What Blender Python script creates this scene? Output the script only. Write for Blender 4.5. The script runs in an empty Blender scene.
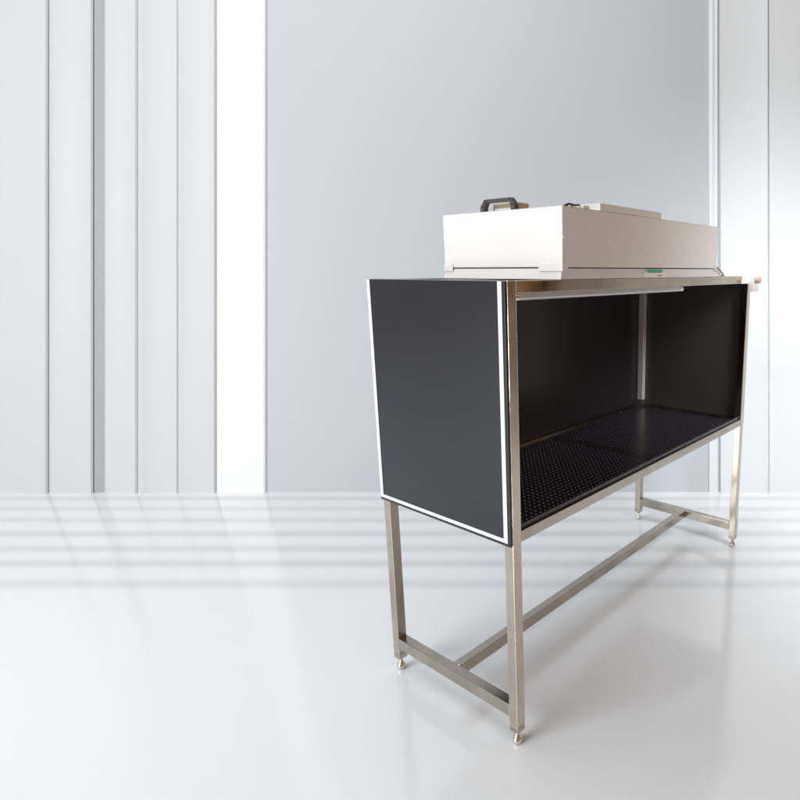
import bpy, bmesh, math, random
from mathutils import Vector, Matrix
random.seed(4)
scn = bpy.context.scene
COL = scn.collection

# ---------------------------------------------------------------- materials
def mat(name, base=(.8, .8, .8), rough=.5, metal=0., spec=.5, coat=0.):
    m = bpy.data.materials.new(name); m.use_nodes = True
    b = m.node_tree.nodes['Principled BSDF']
    b.inputs['Base Color'].default_value = (*base, 1)
    b.inputs['Roughness'].default_value = rough
    b.inputs['Metallic'].default_value = metal
    b.inputs['Specular IOR Level'].default_value = spec
    b.inputs['Coat Weight'].default_value = coat
    return m

def N(m, kind, **kw):
    n = m.node_tree.nodes.new(kind)
    for k, v in kw.items(): setattr(n, k, v)
    return n

def L_(m, a, b): m.node_tree.links.new(a, b)

def vary(m, base, amount=.06, scale=3., stretch=(1, 1, 1), rough=None, bump=0., bscale=40., bstretch=(1, 1, 1), rvar=.08):
    """uneven paint or metal: cloudy base colour, cloudy roughness, a faint bump"""
    b = m.node_tree.nodes['Principled BSDF']
    tc = N(m, 'ShaderNodeTexCoord')
    mp = N(m, 'ShaderNodeMapping'); mp.inputs['Scale'].default_value = stretch
    L_(m, tc.outputs['Object'], mp.inputs['Vector'])
    nz = N(m, 'ShaderNodeTexNoise'); nz.inputs['Scale'].default_value = scale; nz.inputs['Detail'].default_value = 3
    L_(m, mp.outputs['Vector'], nz.inputs['Vector'])
    rp = N(m, 'ShaderNodeValToRGB')
    rp.color_ramp.elements[0].position = .2; rp.color_ramp.elements[1].position = .8
    rp.color_ramp.elements[0].color = (*[max(0, c * (1 - amount)) for c in base], 1)
    rp.color_ramp.elements[1].color = (*[min(1, c * (1 + amount)) for c in base], 1)
    L_(m, nz.outputs['Fac'], rp.inputs['Fac']); L_(m, rp.outputs['Color'], b.inputs['Base Color'])
    if rough is not None:
        mr = N(m, 'ShaderNodeMapRange')
        mr.inputs['From Min'].default_value = .15; mr.inputs['From Max'].default_value = .85
        mr.inputs['To Min'].default_value = max(.02, rough - rvar); mr.inputs['To Max'].default_value = rough + rvar
        L_(m, nz.outputs['Fac'], mr.inputs['Value']); L_(m, mr.outputs['Result'], b.inputs['Roughness'])
    if bump:
        mp2 = N(m, 'ShaderNodeMapping'); mp2.inputs['Scale'].default_value = bstretch
        L_(m, tc.outputs['Object'], mp2.inputs['Vector'])
        n2 = N(m, 'ShaderNodeTexNoise'); n2.inputs['Scale'].default_value = bscale; n2.inputs['Detail'].default_value = 3
        L_(m, mp2.outputs['Vector'], n2.inputs['Vector'])
        bp = N(m, 'ShaderNodeBump'); bp.inputs['Strength'].default_value = bump; bp.inputs['Distance'].default_value = .002
        L_(m, n2.outputs['Fac'], bp.inputs['Height']); L_(m, bp.outputs['Normal'], b.inputs['Normal'])
    return m

STEEL_C = (.45, .40, .345)
def steel_mat(name, bstretch, rough=.2, bump=.12, base=STEEL_C):
    m = mat(name, base, rough, 1.)
    return vary(m, base, .14, 9., (1, 1, .6), rough, bump, 30, bstretch, .09)
STEEL_V = steel_mat('stainless_vertical', (6, 6, .5), .13, base=(.57, .505, .43))
STEEL_REAR = steel_mat('stainless_brushed', (6, 6, .5), .42)
STEEL_X = steel_mat('stainless_lengthways', (.5, 6, 6))
STEEL_Y = steel_mat('stainless_crossways', (6, .5, 6))
STEEL_POL = steel_mat('stainless_polished', (.8, 5, 5), .1, .05, (.66, .58, .49))
CHROME = mat('chrome_foot', (.7, .66, .6), .15, 1.)
BLACK = vary(mat('black_laminate', (.018, .018, .021), .3), (.0175, .018, .0235), .12, 2.5, (1, 1, 1), .26, .03, 60, rvar=.02)
BLACK_EDGE = mat('black_edge', (.02, .02, .024), .35)
WHITE_TRIM = mat('white_aluminium_trim', (.70, .70, .715), .35)
TRAY = vary(mat('black_tray', (.026, .023, .030), .28), (.026, .023, .030), .2, 6., (1, 1, 1), .26)
PAINT_W = vary(mat('white_powder_coat', (.77, .762, .75), .42), (.77, .762, .75), .015, 2., (1, 1, 1), .42, .05, 160)
PAINT_BASE = vary(mat('zinc_white_base', (.74, .74, .75), .35), (.74, .74, .75), .03, 3., (1, 1, 1), .35)
DARK = mat('dark_gap', (.05, .048, .046), .6)
HANDLE = vary(mat('dark_grey_plastic', (.07, .06, .058), .4), (.07, .06, .058), .2, 20)
TAN = mat('tan_backdrop', (.42, .34, .22), .5)
LABEL_W = mat('white_label', (.85, .85, .84), .5)
GREEN = mat('green_label', (.06, .42, .2), .5)
RED = mat('red_print', (.6, .12, .1), .5)
CABLE_M = mat('brown_cable', (.36, .2, .12), .5)
CABLE_B = mat('black_cable', (.03, .03, .03), .45)
SCREW = mat('bright_screw', (.95, .95, .94), .3)
TUBE = mat('lamp_housing', (.55, .54, .54), .3, .6)
BRACKET = vary(mat('bracket_glare_white', (.92, .91, .9), .35), (.92, .91, .9), .02, 20)
KNOB = mat('tan_knob', (.62, .47, .36), .4)

# perforated sheet: a square grid of round through-holes
PERF = mat('perforated_sheet', (.026, .023, .030), .25)
def perf(m, s=.025, r=.0025, m0=.05):
    b = m.node_tree.nodes['Principled BSDF']; out = m.node_tree.nodes['Material Output']
    tc = N(m, 'ShaderNodeTexCoord'); sp = N(m, 'ShaderNodeSeparateXYZ'); L_(m, tc.outputs['Object'], sp.inputs[0])
    sq = []
    for ax in 'XY':
        d = N(m, 'ShaderNodeMath', operation='DIVIDE'); d.inputs[1].default_value = s; L_(m, sp.outputs[ax], d.inputs[0])
        f = N(m, 'ShaderNodeMath', operation='FRACT'); L_(m, d.outputs[0], f.inputs[0])
        c = N(m, 'ShaderNodeMath', operation='SUBTRACT'); c.inputs[1].default_value = .5; L_(m, f.outputs[0], c.inputs[0])
        p = N(m, 'ShaderNodeMath', operation='MULTIPLY'); L_(m, c.outputs[0], p.inputs[0]); L_(m, c.outputs[0], p.inputs[1]); sq.append(p)
    a = N(m, 'ShaderNodeMath', operation='ADD'); L_(m, sq[0].outputs[0], a.inputs[0]); L_(m, sq[1].outputs[0], a.inputs[1])
    lt = N(m, 'ShaderNodeMath', operation='LESS_THAN'); lt.inputs[1].default_value = (r / s) ** 2; L_(m, a.outputs[0], lt.inputs[0])
    tr = N(m, 'ShaderNodeBsdfTransparent'); tr.inputs['Color'].default_value = (.62, .58, .68, 1); mx = N(m, 'ShaderNodeMixShader')
    L_(m, lt.outputs[0], mx.inputs[0]); L_(m, b.outputs[0], mx.inputs[1]); L_(m, tr.outputs[0], mx.inputs[2])
    L_(m, mx.outputs[0], out.inputs['Surface'])
perf(PERF)

# ---------------------------------------------------------------- mesh helpers
def box(bm, x0, x1, y0, y1, z0, z1, bev=.0, seg=2):
    r = bmesh.ops.create_cube(bm, size=1)
    vs = r['verts']
    for v in vs:
        v.co = Vector(((x0 + x1) / 2 + v.co.x * (x1 - x0), (y0 + y1) / 2 + v.co.y * (y1 - y0), (z0 + z1) / 2 + v.co.z * (z1 - z0)))
    if bev:
        es = list({e for v in vs for e in v.link_edges})
        bmesh.ops.bevel(bm, geom=es, offset=bev, segments=seg, affect='EDGES', profile=.6)
    return bm

def cyl(bm, p, q, r0, r1=None, n=24):
    r1 = r0 if r1 is None else r1
    p, q = Vector(p), Vector(q); d = q - p
    M = Matrix.Translation((p + q) / 2) @ d.to_track_quat('Z', 'Y').to_matrix().to_4x4()
    bmesh.ops.create_cone(bm, cap_ends=True, segments=n, radius1=r0, radius2=r1, depth=d.length, matrix=M)

def lathe(bm, prof, cx, cy, n=28):
    rings = []
    for r, z in prof:
        rings.append([bm.verts.new((cx + r * math.cos(2 * math.pi * k / n), cy + r * math.sin(2 * math.pi * k / n), z)) for k in range(n)])
    for a, b in zip(rings, rings[1:]):
        for k in range(n):
            bm.faces.new((a[k], a[(k + 1) % n], b[(k + 1) % n], b[k]))
    bm.faces.new(list(reversed(rings[0]))); bm.faces.new(rings[-1])

def tube(bm, pts, r, n=10):
    pts = [Vector(p) for p in pts]; rings = []
    for i, p in enumerate(pts):
        t = (pts[min(i + 1, len(pts) - 1)] - pts[max(i - 1, 0)]).normalized()
        a = t.cross(Vector((0, 0, 1)) if abs(t.z) < .9 else Vector((1, 0, 0))).normalized(); b = t.cross(a)
        rings.append([bm.verts.new(p + (a * math.cos(2 * math.pi * k / n) + b * math.sin(2 * math.pi * k / n)) * r) for k in range(n)])
    for a, b in zip(rings, rings[1:]):
        for k in range(n): bm.faces.new((a[k], a[(k + 1) % n], b[(k + 1) % n], b[k]))
    bm.faces.new(rings[0]); bm.faces.new(list(reversed(rings[-1])))

def obj(name, bm, m, parent=None, smooth=False, label=None):
    bmesh.ops.recalc_face_normals(bm, faces=bm.faces)
    me = bpy.data.meshes.new(name); bm.to_mesh(me); bm.free()
    me.materials.append(m)
    if smooth:
        for p in me.polygons: p.use_smooth = True
    o = bpy.data.objects.new(name, me); COL.objects.link(o)
    if parent is not None:
        o.parent = parent
        if parent.type == 'EMPTY': o.matrix_parent_inverse = Matrix.Translation(-Vector(parent.location))
    if label: o['label'] = label
    return o

def B(*a, **k): return box(bmesh.new(), *a, **k)

def thing(name, label, cat, loc=(0, 0, 0)):
    o = bpy.data.objects.new(name, None); COL.objects.link(o); o.location = loc
    o['label'] = label; o['category'] = cat
    o.empty_display_size = .1
    return o

def tag(o, label=None, cat=None, group=None, kind=None):
    for k, v in (('label', label), ('category', cat), ('group', group), ('kind', kind)):
        if v: o[k] = v
    return o

# ---------------------------------------------------------------- camera
YAW, PITCH = -0.9250, -0.1896
CAM = Vector((-1.3264, -1.2817, 1.6825))
F, CX, CY = 589.57, 580.80, 383.98
right = Vector((math.cos(YAW), math.sin(YAW), 0))
fwd = Vector((-math.sin(YAW) * math.cos(PITCH), math.cos(YAW) * math.cos(PITCH), math.sin(PITCH)))
up = right.cross(fwd)
cd = bpy.data.cameras.new('camera'); cam = bpy.data.objects.new('camera', cd); COL.objects.link(cam)
cd.sensor_width = 36; cd.sensor_fit = 'HORIZONTAL'; cd.lens = F / 800 * 36
cd.shift_x = (400 - CX) / 800; cd.shift_y = (CY - 400) / 800
cd.clip_start = .05; cd.clip_end = 200
cam.matrix_world = Matrix(((right.x, up.x, -fwd.x, CAM.x), (right.y, up.y, -fwd.y, CAM.y), (right.z, up.z, -fwd.z, CAM.z), (0, 0, 0, 1)))
scn.camera = cam

# ---------------------------------------------------------------- the bench
P = .04
LEN, DEP, H = 1.987, .721, 1.653
ZB, ZR, ZL = .776, .779, .055
ZS, ZS2 = .110, .158
bench = thing('clean_bench', 'stainless steel bench on four legs with black panels and an open front', 'work bench')

def leg(x, y):
    o = obj('leg', B(x, x + P, y, y + P, ZL + .025, H, bev=.0022), STEEL_REAR if y else STEEL_V, bench)
    obj('end_cap', B(x + .0006, x + P - .0006, y + .0006, y + P - .0006, ZL, ZL + .0245, bev=.002), STEEL_X, o)
    cx, cy = x + P / 2, y + P / 2
    bm = bmesh.new()
    lathe(bm, [(.006, ZL - .0005), (.006, .036), (.010, .034), (.010, .029), (.0155, .024), (.0185, .015), (.0175, .006), (.0125, .0012)], cx, cy)
    f = obj('levelling_foot', bm, CHROME, o, True)
    return o
for x in (0, LEN - P):
    for y in (0, DEP - P): leg(x, y)

def rail(name, x0, x1, y0, y1, z0, z1, m): return obj(name, B(x0, x1, y0, y1, z0, z1, bev=.0018), m, bench)
g = .0004
a0, a1, b0, b1 = P + g, LEN - P - g, P + g, DEP - P - g
rail('top_rail', a0, a1, .0006, P - .0006, H - P, H - .0004, STEEL_POL)
rail('top_rail', a0, a1, DEP - P + .0006, DEP - .0006, H - P, H - .0004, STEEL_X)
for x in (0, LEN - P):
    rail('top_rail', x + .0006, x + P - .0006, b0, b1, H - P, H - .0004, STEEL_Y)
    rail('bottom_rail', x + .0006, x + P - .0006, b0, b1, ZR, ZR + P, STEEL_Y)
    rail('foot_stretcher', x + .0006, x + P - .0006, b0, b1, ZS, ZS2, STEEL_Y)
rail('bottom_rail', a0, a1, .0006, P - .0006, ZR, ZR + P, STEEL_X)
rail('bottom_rail', a0, a1, DEP - P + .0006, DEP - .0006, ZR, ZR + P, STEEL_X)
ym = DEP / 2
rail('long_stretcher', a0, a1, ym - P / 2, ym + P / 2, ZS + .001, ZS2 - .001, STEEL_X)
for sx, s in ((a0, 1), (a1, -1)):                       # a bead of weld across each joint
    bm = bmesh.new(); tube(bm, [(sx + s * .001, ym - .017 + k * .0034, ZS2 - .0008 + (.0012 if k % 2 else 0)) for k in range(11)], .0036, 8)
    obj('weld_bead', bm, CHROME, bench, True)
# spot weld marks on the polished corner
bm = bmesh.new()
cyl(bm, (P + .016, .0004, H - P / 2), (P + .016, -.0008, H - P / 2), .006)
obj('rivet', bm, CHROME, bench)

# top sheet, closing the box under the fan unit
obj('top_sheet', B(a0, a1, b0, b1, H - .008, H - .005), STEEL_X, bench)

# side panels hang outside the posts: black board with white edge profile
T = .009
def side_panel(x0, x1, out):
    o = obj('side_panel', B(x0, x1, .003, DEP + .004, ZB, H - .0015, bev=.0012), BLACK, bench)
    w = .0018
    xs, xe = (x0 - w, x0 - .0002) if out < 0 else (x1 + .0002, x1 + w)
    z0 = ZB + .011
    obj('edge_trim', B(xs, xe, .0145, .0325, z0, H - .002, bev=.0005), WHITE_TRIM, o)
    obj('edge_trim', B(xs, xe, DEP - .018, DEP + .0005, z0, H - .002, bev=.0005), WHITE_TRIM, o)
    obj('edge_trim', B(xs + (.0003 if out < 0 else 0), xe - (0 if out < 0 else .0003), .033, DEP - .0185, z0, z0 + .0135, bev=.0005), WHITE_TRIM, o)
side_panel(-T - .0005, -.0005, -1)
side_panel(LEN + .0005, LEN + T + .0005, 1)
INNER = mat('dark_inner_laminate', (.031, .028, .035), .27)
obj('back_panel', B(.002, LEN - .002, DEP + .0005, DEP + .0035, ZB + .002, H - .002), INNER, bench)

INNER_LIGHT = mat('lightened_inner', (.070, .065, .067), .38)
obj('lightened_sheet', B(LEN - .0045, LEN - .0006, P + .001, DEP - P - .001, ZR + P + .001, H - P - .001), INNER_LIGHT, bench)  # added sheet, paler than the board to stand in for light inside

SATIN = vary(mat('bright_post_grey', (.84, .8, .74), .3, .2), (.84, .8, .74), .1, 6, (4, 4, .4), .32)
bm = bmesh.new(); xr, yr = LEN - P, DEP - P
pr = [(xr - .0013, yr + P - .006), (xr - .0013, yr - .0013), (LEN - .006, yr - .0013), (LEN - .006, yr - .0003), (xr - .0003, yr - .0003), (xr - .0003, yr + P - .006)]
lo = [bm.verts.new((x, y, ZR + P + .03)) for x, y in pr]; hi = [bm.verts.new((x, y, H - P - .001)) for x, y in pr]
for k in range(6): bm.faces.new((lo[k], lo[(k + 1) % 6], hi[(k + 1) % 6], hi[k]))
bm.faces.new(lo); bm.faces.new(list(reversed(hi)))
obj('bright_post_strip', bm, SATIN, bench)  # added pale strip, its colour stands in for the glow on the rear post

# work surface: two perforated trays
ZT = .812; RIM = .838
xm = LEN / 2 + .02
for x0, x1 in ((P + .002, xm - .001), (xm + .001, LEN - P - .002)):
    y0, y1 = .010, DEP - .002
    bm = bmesh.new(); w = .042; t = .0022
    zt0 = ZR + P + .0012
    # flat margin and upturned lip
    box(bm, x0, x1, y0 + t, y0 + w, ZT - t, ZT); box(bm, x0, x1, y1 - w, y1 - t, ZT - t, ZT)
    box(bm, x0, x0 + w, y0 + w, y1 - w, ZT - t, ZT); box(bm, x1 - w, x1, y0 + w, y1 - w, ZT - t, ZT)
    box(bm, x0, x1, y0, y0 + t, zt0, RIM, bev=.0006); box(bm, x0, x1, y1 - t, y1, zt0, RIM - .004, bev=.0006)
    tr = obj('work_tray', bm, TRAY, bench)
    obj('perforated_sheet', B(x0 + w + .0003, x1 - w - .0003, y0 + w + .0003, y1 - w - .0003, ZT - .0006, ZT - .0003), PERF, tr)

# lamp bar slung under the front top rail
lb0, lb1 = P + .006, 1.185
bm = bmesh.new(); cyl(bm, (lb0 + .02, .022, H - P - .0135), (lb1 - .03, .022, H - P - .0135), .0115)
box(bm, lb0 + .02, lb1 - .03, .012, .032, H - P - .0105, H - P - .001, bev=.001)
lamp = obj('lamp_bar', bm, TUBE, bench)
for xa, xb in ((lb0, lb0 + .0195), (lb1 - .0295, lb1)):
    bm = bmesh.new(); cyl(bm, (xa, .022, H - P - .0135), (xb, .022, H - P - .0135), .0125); obj('end_cap', bm, CHROME, lamp)

# L bracket with knob at right front corner, bright reflection painted in as white
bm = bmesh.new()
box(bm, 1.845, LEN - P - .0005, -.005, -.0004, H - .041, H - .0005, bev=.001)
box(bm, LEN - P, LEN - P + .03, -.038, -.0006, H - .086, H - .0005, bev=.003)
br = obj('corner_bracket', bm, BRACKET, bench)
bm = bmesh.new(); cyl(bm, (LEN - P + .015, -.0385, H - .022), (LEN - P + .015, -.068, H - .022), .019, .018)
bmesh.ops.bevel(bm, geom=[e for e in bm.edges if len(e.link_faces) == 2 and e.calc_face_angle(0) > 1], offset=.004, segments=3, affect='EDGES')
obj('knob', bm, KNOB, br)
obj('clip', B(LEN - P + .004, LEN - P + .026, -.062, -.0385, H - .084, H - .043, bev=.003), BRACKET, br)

# ---------------------------------------------------------------- fan filter unit on top
X0, X1, Y0, Y1, Z1, ZG = .266, 1.5096, -.004, .598, 1.897, 1.695
ffu = thing('fan_filter_unit', 'long white metal fan box with dark handle lying on top of the bench', 'fan filter unit', (X0, Y0, H + .001))
# base frame, flared a little at the right end
bm = bmesh.new()
zb = H + .001
c0 = [(X0 - .004, Y0 + .004), (X1 + .075, Y0 + .004), (X1 + .075, Y1 + .006), (X0 - .004, Y1 + .006)]
c1 = [(X0 + .003, Y0 + .006), (X1 + .01, Y0 + .006), (X1 + .01, Y1 - .002), (X0 + .003, Y1 - .002)]
v0 = [bm.verts.new((*c, zb)) for c in c0]; v1 = [bm.verts.new((*c, ZG - .0045)) for c in c1]
bm.faces.new(list(reversed(v0))); bm.faces.new(v1)
for k in range(4): bm.faces.new((v0[k], v0[(k + 1) % 4], v1[(k + 1) % 4], v1[k]))
base = obj('base_frame', bm, PAINT_BASE, ffu)
obj('gasket', B(X0 + .008, X1 - .004, Y0 + .009, Y1 - .009, ZG - .0042, ZG - .0003), DARK, ffu)
# housing: box with a shallow seam round the lid
bm = B(X0, X1, Y0, Y1, ZG, Z1 - .0015, bev=.0025)
box(bm, X0 + .001, X1 - .001, Y0 + .001, Y1 - .001, Z1 - .0013, Z1, bev=.0004)
hs = obj('housing', bm, PAINT_W, ffu)
# corner clips bridging housing and base
for x, y, sx, sy in ((X0, Y0, .07, .045), (X0, Y1 - .05, .016, .05)):
    bm = bmesh.new()
    box(bm, x - .0035, x - .0004, y - (.003 if y < .1 else 0), y + (.105 if y < .1 else .052), ZG - .014, ZG + .012, bev=.001)
    if y < .1: box(bm, x - .0004, x + .028, y - .0032, y - .0004, ZG - .014, ZG + .012, bev=.001)
    obj('corner_clip', bm, PAINT_W, ffu)
obj('corner_clip', B(X1 - .03, X1 + .002, Y0 - .0032, Y0 - .0004, ZG - .010, ZG + .014, bev=.001), PAINT_BASE, ffu)
def screw(x, z, r=.0042):
    bm = bmesh.new(); bmesh.ops.create_uvsphere(bm, u_segments=12, v_segments=8, radius=r, matrix=Matrix.Translation((x, Y0 - .0004, z)) @ Matrix.Diagonal((1, .5, 1, 1)))
    obj('screw', bm, SCREW, ffu, True)
for x, z in ((.550, 1.785), (.890, 1.785), (.823, 1.7715), (.950, 1.771), (1.228, 1.7875), (X0 + .016, ZG + .006), (X0 + .004, ZG + .1)):
    screw(x, z, .0042 if z > 1.73 else .0034)
for z in (ZG + .03, ZG + .115, ZG + .19):
    bm = bmesh.new(); bmesh.ops.create_uvsphere(bm, u_segments=10, v_segments=6, radius=.004, matrix=Matrix.Translation((X0 - .0004, Y0 + .012, z)) @ Matrix.Diagonal((.5, 1, 1, 1)))
    obj('screw', bm, SCREW, ffu, True)
# raised control cover, flush with the front
obj('control_cover', B(.487, .935, Y0 + .0005, .33, Z1 + .0004, Z1 + .0265, bev=.0015), PAINT_W, ffu)
# small lid left of it and the leads that come out beside it
obj('access_plate', B(.30, .46, .10, .26, Z1 + .0004, Z1 + .004, bev=.001), PAINT_W, ffu)
bm = bmesh.new()
tube(bm, [(.30, .012, Z1 + .004), (.33, .018, Z1 + .012), (.37, .022, Z1 + .010), (.40, .03, Z1 + .015), (.43, .04, Z1 + .008), (.486, .05, Z1 + .012)], .0038)
tube(bm, [(.33, .03, Z1 + .003), (.36, .04, Z1 + .016), (.41, .06, Z1 + .008), (.486, .07, Z1 + .013)], .0032)
obj('lead', bm, CABLE_B, ffu, True)
obj('terminal_block', B(.405, .44, .012, .04, Z1 + .0004, Z1 + .013, bev=.0015), LABEL_W, ffu)
# carry handle: chamfered bow, an added tan box for background seen through it
hx, ya, yb, hz = .288, .232, .412, Z1
pts = [(ya, 0), (ya + .002, .022), (ya + .022, .046), (yb - .022, .046), (yb - .002, .022), (yb, 0)]
inn = [(ya + .022, 0), (ya + .023, .018), (ya + .032, .033), (yb - .032, .033), (yb - .023, .018), (yb - .022, 0)]
bm = bmesh.new(); fa, fb = [], []
for x, store in ((hx, fa), (hx + .024, fb)):
    store.append([bm.verts.new((x, y, hz + .0006 + z)) for y, z in pts]); store.append([bm.verts.new((x, y, hz + .0006 + z)) for y, z in inn])
for s in (fa, fb):
    for k in range(5): bm.faces.new((s[0][k], s[0][k + 1], s[1][k + 1], s[1][k]))
for k in range(5):
    bm.faces.new((fa[0][k], fa[0][k + 1], fb[0][k + 1], fb[0][k])); bm.faces.new((fa[1][k], fa[1][k + 1], fb[1][k + 1], fb[1][k]))
for k in (0, 5): bm.faces.new((fa[0][k], fa[1][k], fb[1][k], fb[0][k]))
bmesh.ops.bevel(bm, geom=list(bm.edges), offset=.002, segments=2, affect='EDGES')
obj('carry_handle', bm, HANDLE, ffu)
ct = obj('backdrop_box', B(hx + .05, hx + .11, ya + .03, yb - .02, Z1 + .0005, Z1 + .034, bev=.003), TAN, ffu)
obj('label_plate', B(hx + .0485, hx + .0498, ya + .035, yb - .03, Z1 + .002, Z1 + .017), LABEL_W, ct)
# sticker on the base frame
stk = obj('sticker', B(.80, .985, Y0 - .0006, Y0 + .0036, H + .0015, H + .026), LABEL_W, ffu)
obj('green_band', B(.83, .952, Y0 - .0012, Y0 - .0007, H + .0215, H + .034), GREEN, stk)
obj('red_print', B(.91, .95, Y0 - .0012, Y0 - .0007, H + .008, H + .012), RED, stk)
# power lead at the right end
bm = bmesh.new()
tube(bm, [(X1 - .01, Y0 - .001, ZG + .004), (X1 + .008, Y0 - .004, ZG - .002), (X1 + .03, Y0 - .006, ZG - .012), (X1 + .055, Y0 - .006, ZG - .024), (X1 + .08, Y0 - .004, H + .006), (X1 + .10, Y0 + .02, H + .005), (X1 + .12, Y0 + .06, H + .004)], .0042)
obj('power_lead', bm, CABLE_M, ffu, True)

# ---------------------------------------------------------------- room: floor, wall, wall panels
FH = Vector((fwd.x, fwd.y, 0)).normalized()
DB = 4.3278                                             # floor distance to the foot of the wall
foot = Vector((CAM.x, CAM.y, 0)) + FH * DB
depth = (foot - CAM).dot(fwd)
S = depth / F                                           # metres per photo pixel on the wall
def wp(x, n=0., w=0.):                                  # wall coordinate (photo column) -> world
    return foot + right * ((x - CX) * S) - fwd * n + up * w

def wallmat(name, base, amount=.012, rough=.5):
    return vary(mat(name, base, rough), base, amount, 1.2, (1, 1, .25), rough, .04, 90)
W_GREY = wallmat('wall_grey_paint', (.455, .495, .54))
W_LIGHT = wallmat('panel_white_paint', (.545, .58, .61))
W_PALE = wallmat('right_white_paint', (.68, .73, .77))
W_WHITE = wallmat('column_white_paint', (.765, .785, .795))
W_STRIP = wallmat('strip_shade_grey', (.33, .35, .375))  # shade of the right-facing strip painted in as darker grey
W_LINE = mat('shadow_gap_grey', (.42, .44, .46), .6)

def prism(prof, m, name, w0=-.12, w1=6.5, bev=.004):
    """prof: list of (photo column, depth) front outline left to right; closed behind the wall face"""
    bm = bmesh.new()
    xs = [(prof[0][0], -.06)] + list(prof) + [(prof[-1][0], -.06)]
    a = [bm.verts.new(wp(x, n, w0)) for x, n in xs]; b = [bm.verts.new(wp(x, n, w1)) for x, n in xs]
    k = len(xs)
    for i in range(k): bm.faces.new((a[i], a[(i + 1) % k], b[(i + 1) % k], b[i]))
    bm.faces.new(a); bm.faces.new(list(reversed(b)))
    if bev: bmesh.ops.bevel(bm, geom=[e for e in bm.edges if abs((e.verts[0].co - e.verts[1].co).normalized().dot(up)) > .99], offset=bev, segments=2, affect='EDGES')
    return obj(name, bm, m)

# the wall itself, one thick grey slab
bm = bmesh.new()
a = [bm.verts.new(wp(x, n, w)) for n in (0, -.2) for x, w in ((-900, -.15), (1900, -.15), (1900, 6.6), (-900, 6.6))]
for q in ((0, 1, 2, 3), (4, 7, 6, 5), (0, 4, 5, 1), (1, 5, 6, 2), (2, 6, 7, 3), (3, 7, 4, 0)): bm.faces.new([a[i] for i in q])
tag(obj('wall', bm, W_GREY), kind='structure')

def panel(prof, m, name, label, cat, sag=.0):
    if sag:
        (xa, na), (xb, nb) = prof[-2], prof[-1]
        k = 14
        sag *= 1.3; prof = [(x, n + .007) for x, n in prof]; (xa, na), (xb, nb) = prof[-2], prof[-1]; xc = xb - 1.3
        prof = list(prof[:-1]) + [(xa + (xc - xa) * i / k, na + (nb - na) * i / k - sag * 4 * (i / k) * (1 - i / k)) for i in range(1, k)] + [(xc, nb), (xb, nb - .009)]
        o = prism(prof, m, name, bev=0)
        for p in o.data.polygons: p.use_smooth = True
        o.data.set_sharp_from_angle(angle=math.radians(22))
        return tag(o, label, cat, kind='thing')
    return tag(prism(prof, m, name), label, cat, kind='thing')
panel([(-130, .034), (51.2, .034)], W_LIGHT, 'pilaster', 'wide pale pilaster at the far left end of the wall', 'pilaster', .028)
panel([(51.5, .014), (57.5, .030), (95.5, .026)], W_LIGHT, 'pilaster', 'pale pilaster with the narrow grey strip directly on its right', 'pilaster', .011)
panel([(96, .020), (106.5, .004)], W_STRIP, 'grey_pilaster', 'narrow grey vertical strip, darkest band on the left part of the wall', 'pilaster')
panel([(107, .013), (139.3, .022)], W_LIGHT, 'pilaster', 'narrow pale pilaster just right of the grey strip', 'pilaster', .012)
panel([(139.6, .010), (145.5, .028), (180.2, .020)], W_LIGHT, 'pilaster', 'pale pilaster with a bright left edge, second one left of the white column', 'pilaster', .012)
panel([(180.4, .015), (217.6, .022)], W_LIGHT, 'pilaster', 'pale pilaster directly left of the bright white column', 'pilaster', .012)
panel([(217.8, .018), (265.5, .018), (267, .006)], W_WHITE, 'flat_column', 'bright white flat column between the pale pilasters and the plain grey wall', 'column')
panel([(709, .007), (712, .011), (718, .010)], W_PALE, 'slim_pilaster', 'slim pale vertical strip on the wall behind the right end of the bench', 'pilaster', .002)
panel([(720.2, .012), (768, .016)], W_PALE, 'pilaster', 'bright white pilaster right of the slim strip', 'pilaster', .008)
panel([(768.6, .012), (1400, .03)], W_PALE, 'pilaster', 'wide pale pilaster at the far right end of the wall', 'pilaster')

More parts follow.
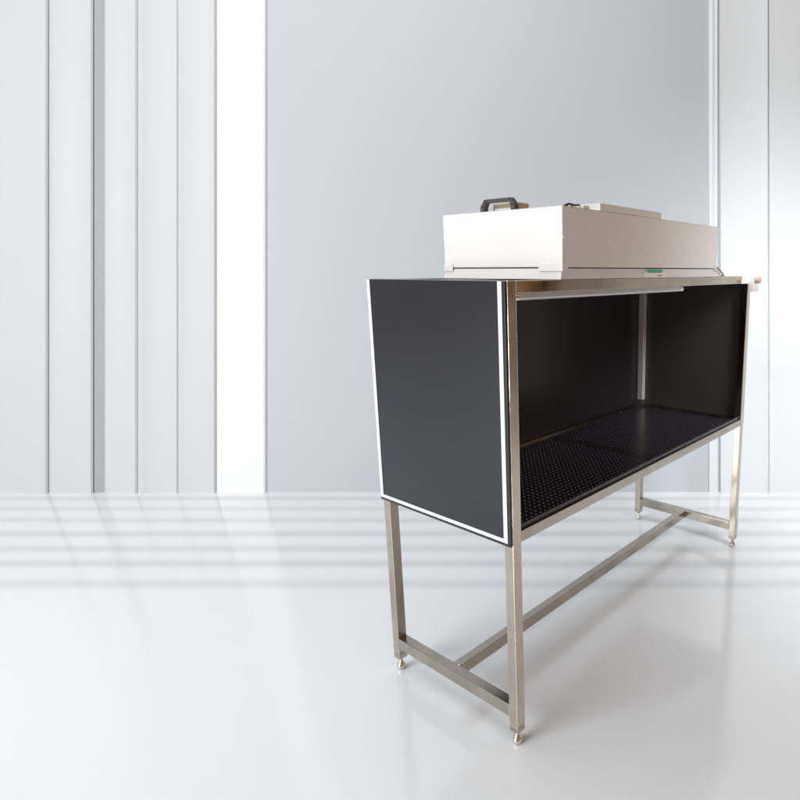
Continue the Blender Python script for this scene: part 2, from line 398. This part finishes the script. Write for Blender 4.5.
# floor: one glossy sheet, slat reflections painted as soft grey bands along the wall
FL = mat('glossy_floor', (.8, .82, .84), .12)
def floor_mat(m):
    b = m.node_tree.nodes['Principled BSDF']
    b.inputs['IOR'].default_value = 1.9
    geo = N(m, 'ShaderNodeTexCoord')
    dt = N(m, 'ShaderNodeVectorMath', operation='DOT_PRODUCT'); dt.inputs[1].default_value = FH
    L_(m, geo.outputs['Object'], dt.inputs[0])
    nz = N(m, 'ShaderNodeTexNoise'); nz.inputs['Scale'].default_value = 1.1; L_(m, geo.outputs['Object'], nz.inputs['Vector'])
    ma = N(m, 'ShaderNodeMath', operation='MULTIPLY_ADD'); L_(m, nz.outputs['Fac'], ma.inputs[0]); ma.inputs[1].default_value = .035
    L_(m, dt.outputs['Value'], ma.inputs[2])
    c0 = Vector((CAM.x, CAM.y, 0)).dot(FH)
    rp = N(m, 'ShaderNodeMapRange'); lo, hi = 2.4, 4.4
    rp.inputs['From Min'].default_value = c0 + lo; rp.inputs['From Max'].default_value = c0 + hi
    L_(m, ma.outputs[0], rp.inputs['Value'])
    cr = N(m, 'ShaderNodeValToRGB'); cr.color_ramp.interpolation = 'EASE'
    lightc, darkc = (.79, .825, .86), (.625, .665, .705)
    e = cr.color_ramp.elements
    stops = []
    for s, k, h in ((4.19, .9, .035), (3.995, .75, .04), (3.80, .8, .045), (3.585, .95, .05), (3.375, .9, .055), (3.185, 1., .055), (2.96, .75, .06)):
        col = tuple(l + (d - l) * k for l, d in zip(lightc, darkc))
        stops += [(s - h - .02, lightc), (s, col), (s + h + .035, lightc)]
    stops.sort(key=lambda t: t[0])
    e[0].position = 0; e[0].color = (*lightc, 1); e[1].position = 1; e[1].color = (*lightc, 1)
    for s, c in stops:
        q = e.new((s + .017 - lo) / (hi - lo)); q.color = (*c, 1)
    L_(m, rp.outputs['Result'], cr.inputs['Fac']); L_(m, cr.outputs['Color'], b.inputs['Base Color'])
    n2 = N(m, 'ShaderNodeTexNoise'); n2.inputs['Scale'].default_value = 2.2; n2.inputs['Detail'].default_value = 4
    L_(m, geo.outputs['Object'], n2.inputs['Vector'])
    mr = N(m, 'ShaderNodeMapRange'); mr.inputs['To Min'].default_value = .06; mr.inputs['To Max'].default_value = .2
    L_(m, n2.outputs['Fac'], mr.inputs['Value']); L_(m, mr.outputs['Result'], b.inputs['Roughness'])
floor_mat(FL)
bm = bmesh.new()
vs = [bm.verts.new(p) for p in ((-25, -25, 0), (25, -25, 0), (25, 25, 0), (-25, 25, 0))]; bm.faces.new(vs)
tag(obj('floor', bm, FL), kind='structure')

# ---------------------------------------------------------------- light
w = bpy.data.worlds.new('World'); scn.world = w; w.use_nodes = True
nt = w.node_tree; bg = nt.nodes['Background']
def wn(kind, **kw):
    n = nt.nodes.new(kind)
    for k, v in kw.items(): setattr(n, k, v)
    return n
tc = wn('ShaderNodeTexCoord')
sep = wn('ShaderNodeSeparateXYZ'); nt.links.new(tc.outputs['Generated'], sep.inputs[0])
mr = wn('ShaderNodeMapRange', interpolation_type='SMOOTHSTEP')
mr.inputs['From Min'].default_value = .15; mr.inputs['From Max'].default_value = -.45
nt.links.new(sep.outputs['Y'], mr.inputs['Value'])
# the workshop in front of the bench: warm, with darker and lighter uprights
mp = wn('ShaderNodeMapping'); mp.inputs['Scale'].default_value = (9, 9, 1.3); nt.links.new(tc.outputs['Generated'], mp.inputs['Vector'])
nz = wn('ShaderNodeTexNoise'); nz.inputs['Scale'].default_value = 1.6; nz.inputs['Detail'].default_value = 3; nt.links.new(mp.outputs['Vector'], nz.inputs['Vector'])
cr = wn('ShaderNodeValToRGB'); e = cr.color_ramp.elements
e[0].position = .36; e[0].color = (.05, .03, .022, 1); e[1].position = .68; e[1].color = (1.0, .88, .72, 1)
q = e.new(.45); q.color = (.42, .235, .115, 1); q = e.new(.58); q.color = (.58, .33, .15, 1)
nt.links.new(nz.outputs['Fac'], cr.inputs['Fac'])
mrx = wn('ShaderNodeMapRange', interpolation_type='SMOOTHSTEP'); mrx.inputs['From Min'].default_value = .86; mrx.inputs['From Max'].default_value = .91
nt.links.new(sep.outputs['X'], mrx.inputs['Value'])
dk = wn('ShaderNodeMix', data_type='RGBA'); dk.inputs[7].default_value = (.07, .075, .09, 1)
nt.links.new(mrx.outputs['Result'], dk.inputs[0]); nt.links.new(cr.outputs['Color'], dk.inputs[6])
mrz = wn('ShaderNodeMapRange', interpolation_type='SMOOTHSTEP'); mrz.inputs['From Min'].default_value = -.24; mrz.inputs['From Max'].default_value = -.30
nt.links.new(sep.outputs['Z'], mrz.inputs['Value'])
fl = wn('ShaderNodeMix', data_type='RGBA'); fl.inputs[7].default_value = (.31, .29, .27, 1)
nt.links.new(mrz.outputs['Result'], fl.inputs[0]); nt.links.new(dk.outputs[2], fl.inputs[6])
mx = wn('ShaderNodeMix', data_type='RGBA')
mx.inputs[6].default_value = (.43, .43, .43, 1)
nt.links.new(mr.outputs['Result'], mx.inputs[0]); nt.links.new(fl.outputs[2], mx.inputs[7])
nt.links.new(mx.outputs[2], bg.inputs['Color']); bg.inputs['Strength'].default_value = .75

def area(name, loc, target, size, energy, col):
    ld = bpy.data.lights.new(name, 'AREA'); ld.shape = 'RECTANGLE'; ld.size, ld.size_y = size; ld.energy = energy; ld.color = col
    o = bpy.data.objects.new(name, ld); COL.objects.link(o); o.location = loc
    o.rotation_euler = (Vector(target) - Vector(loc)).to_track_quat('-Z', 'Y').to_euler()
    return o
area('key_lamp', (-12.0, 3.0, 7.2), (1.6, .8, 1.0), (7, 6), 1120, (.95, .98, 1))
area('overhead_fill', (-1.0, 1.6, 6.5), (-.6, 1.4, 0), (4.4, 4.4), 150, (.94, .975, 1))  # added overhead fill softbox, lightens the floor around the bench
area('low_fill', (-4.2, 1.6, .9), (1.6, 1.6, .1), (2.2, 1.2), 80, (.95, .98, 1))  # added fill low on the left, lifts the wall foot and floor
side = area('side_fill', (1.2, -2.4, 3.3), (3.1, -.1, .6), (1.5, 1.5), 26, (.96, .985, 1))  # added fill, brightens the right wall and the rear corner inside
side.data.spread = math.radians(70)

scn.view_settings.view_transform = 'Standard'; scn.view_settings.look = 'None'
scn.view_settings.exposure = 0; scn.view_settings.gamma = 1
scn.render.engine = 'CYCLES'
scn.cycles.max_bounces = 10; scn.cycles.glossy_bounces = 6; scn.cycles.transparent_max_bounces = 12
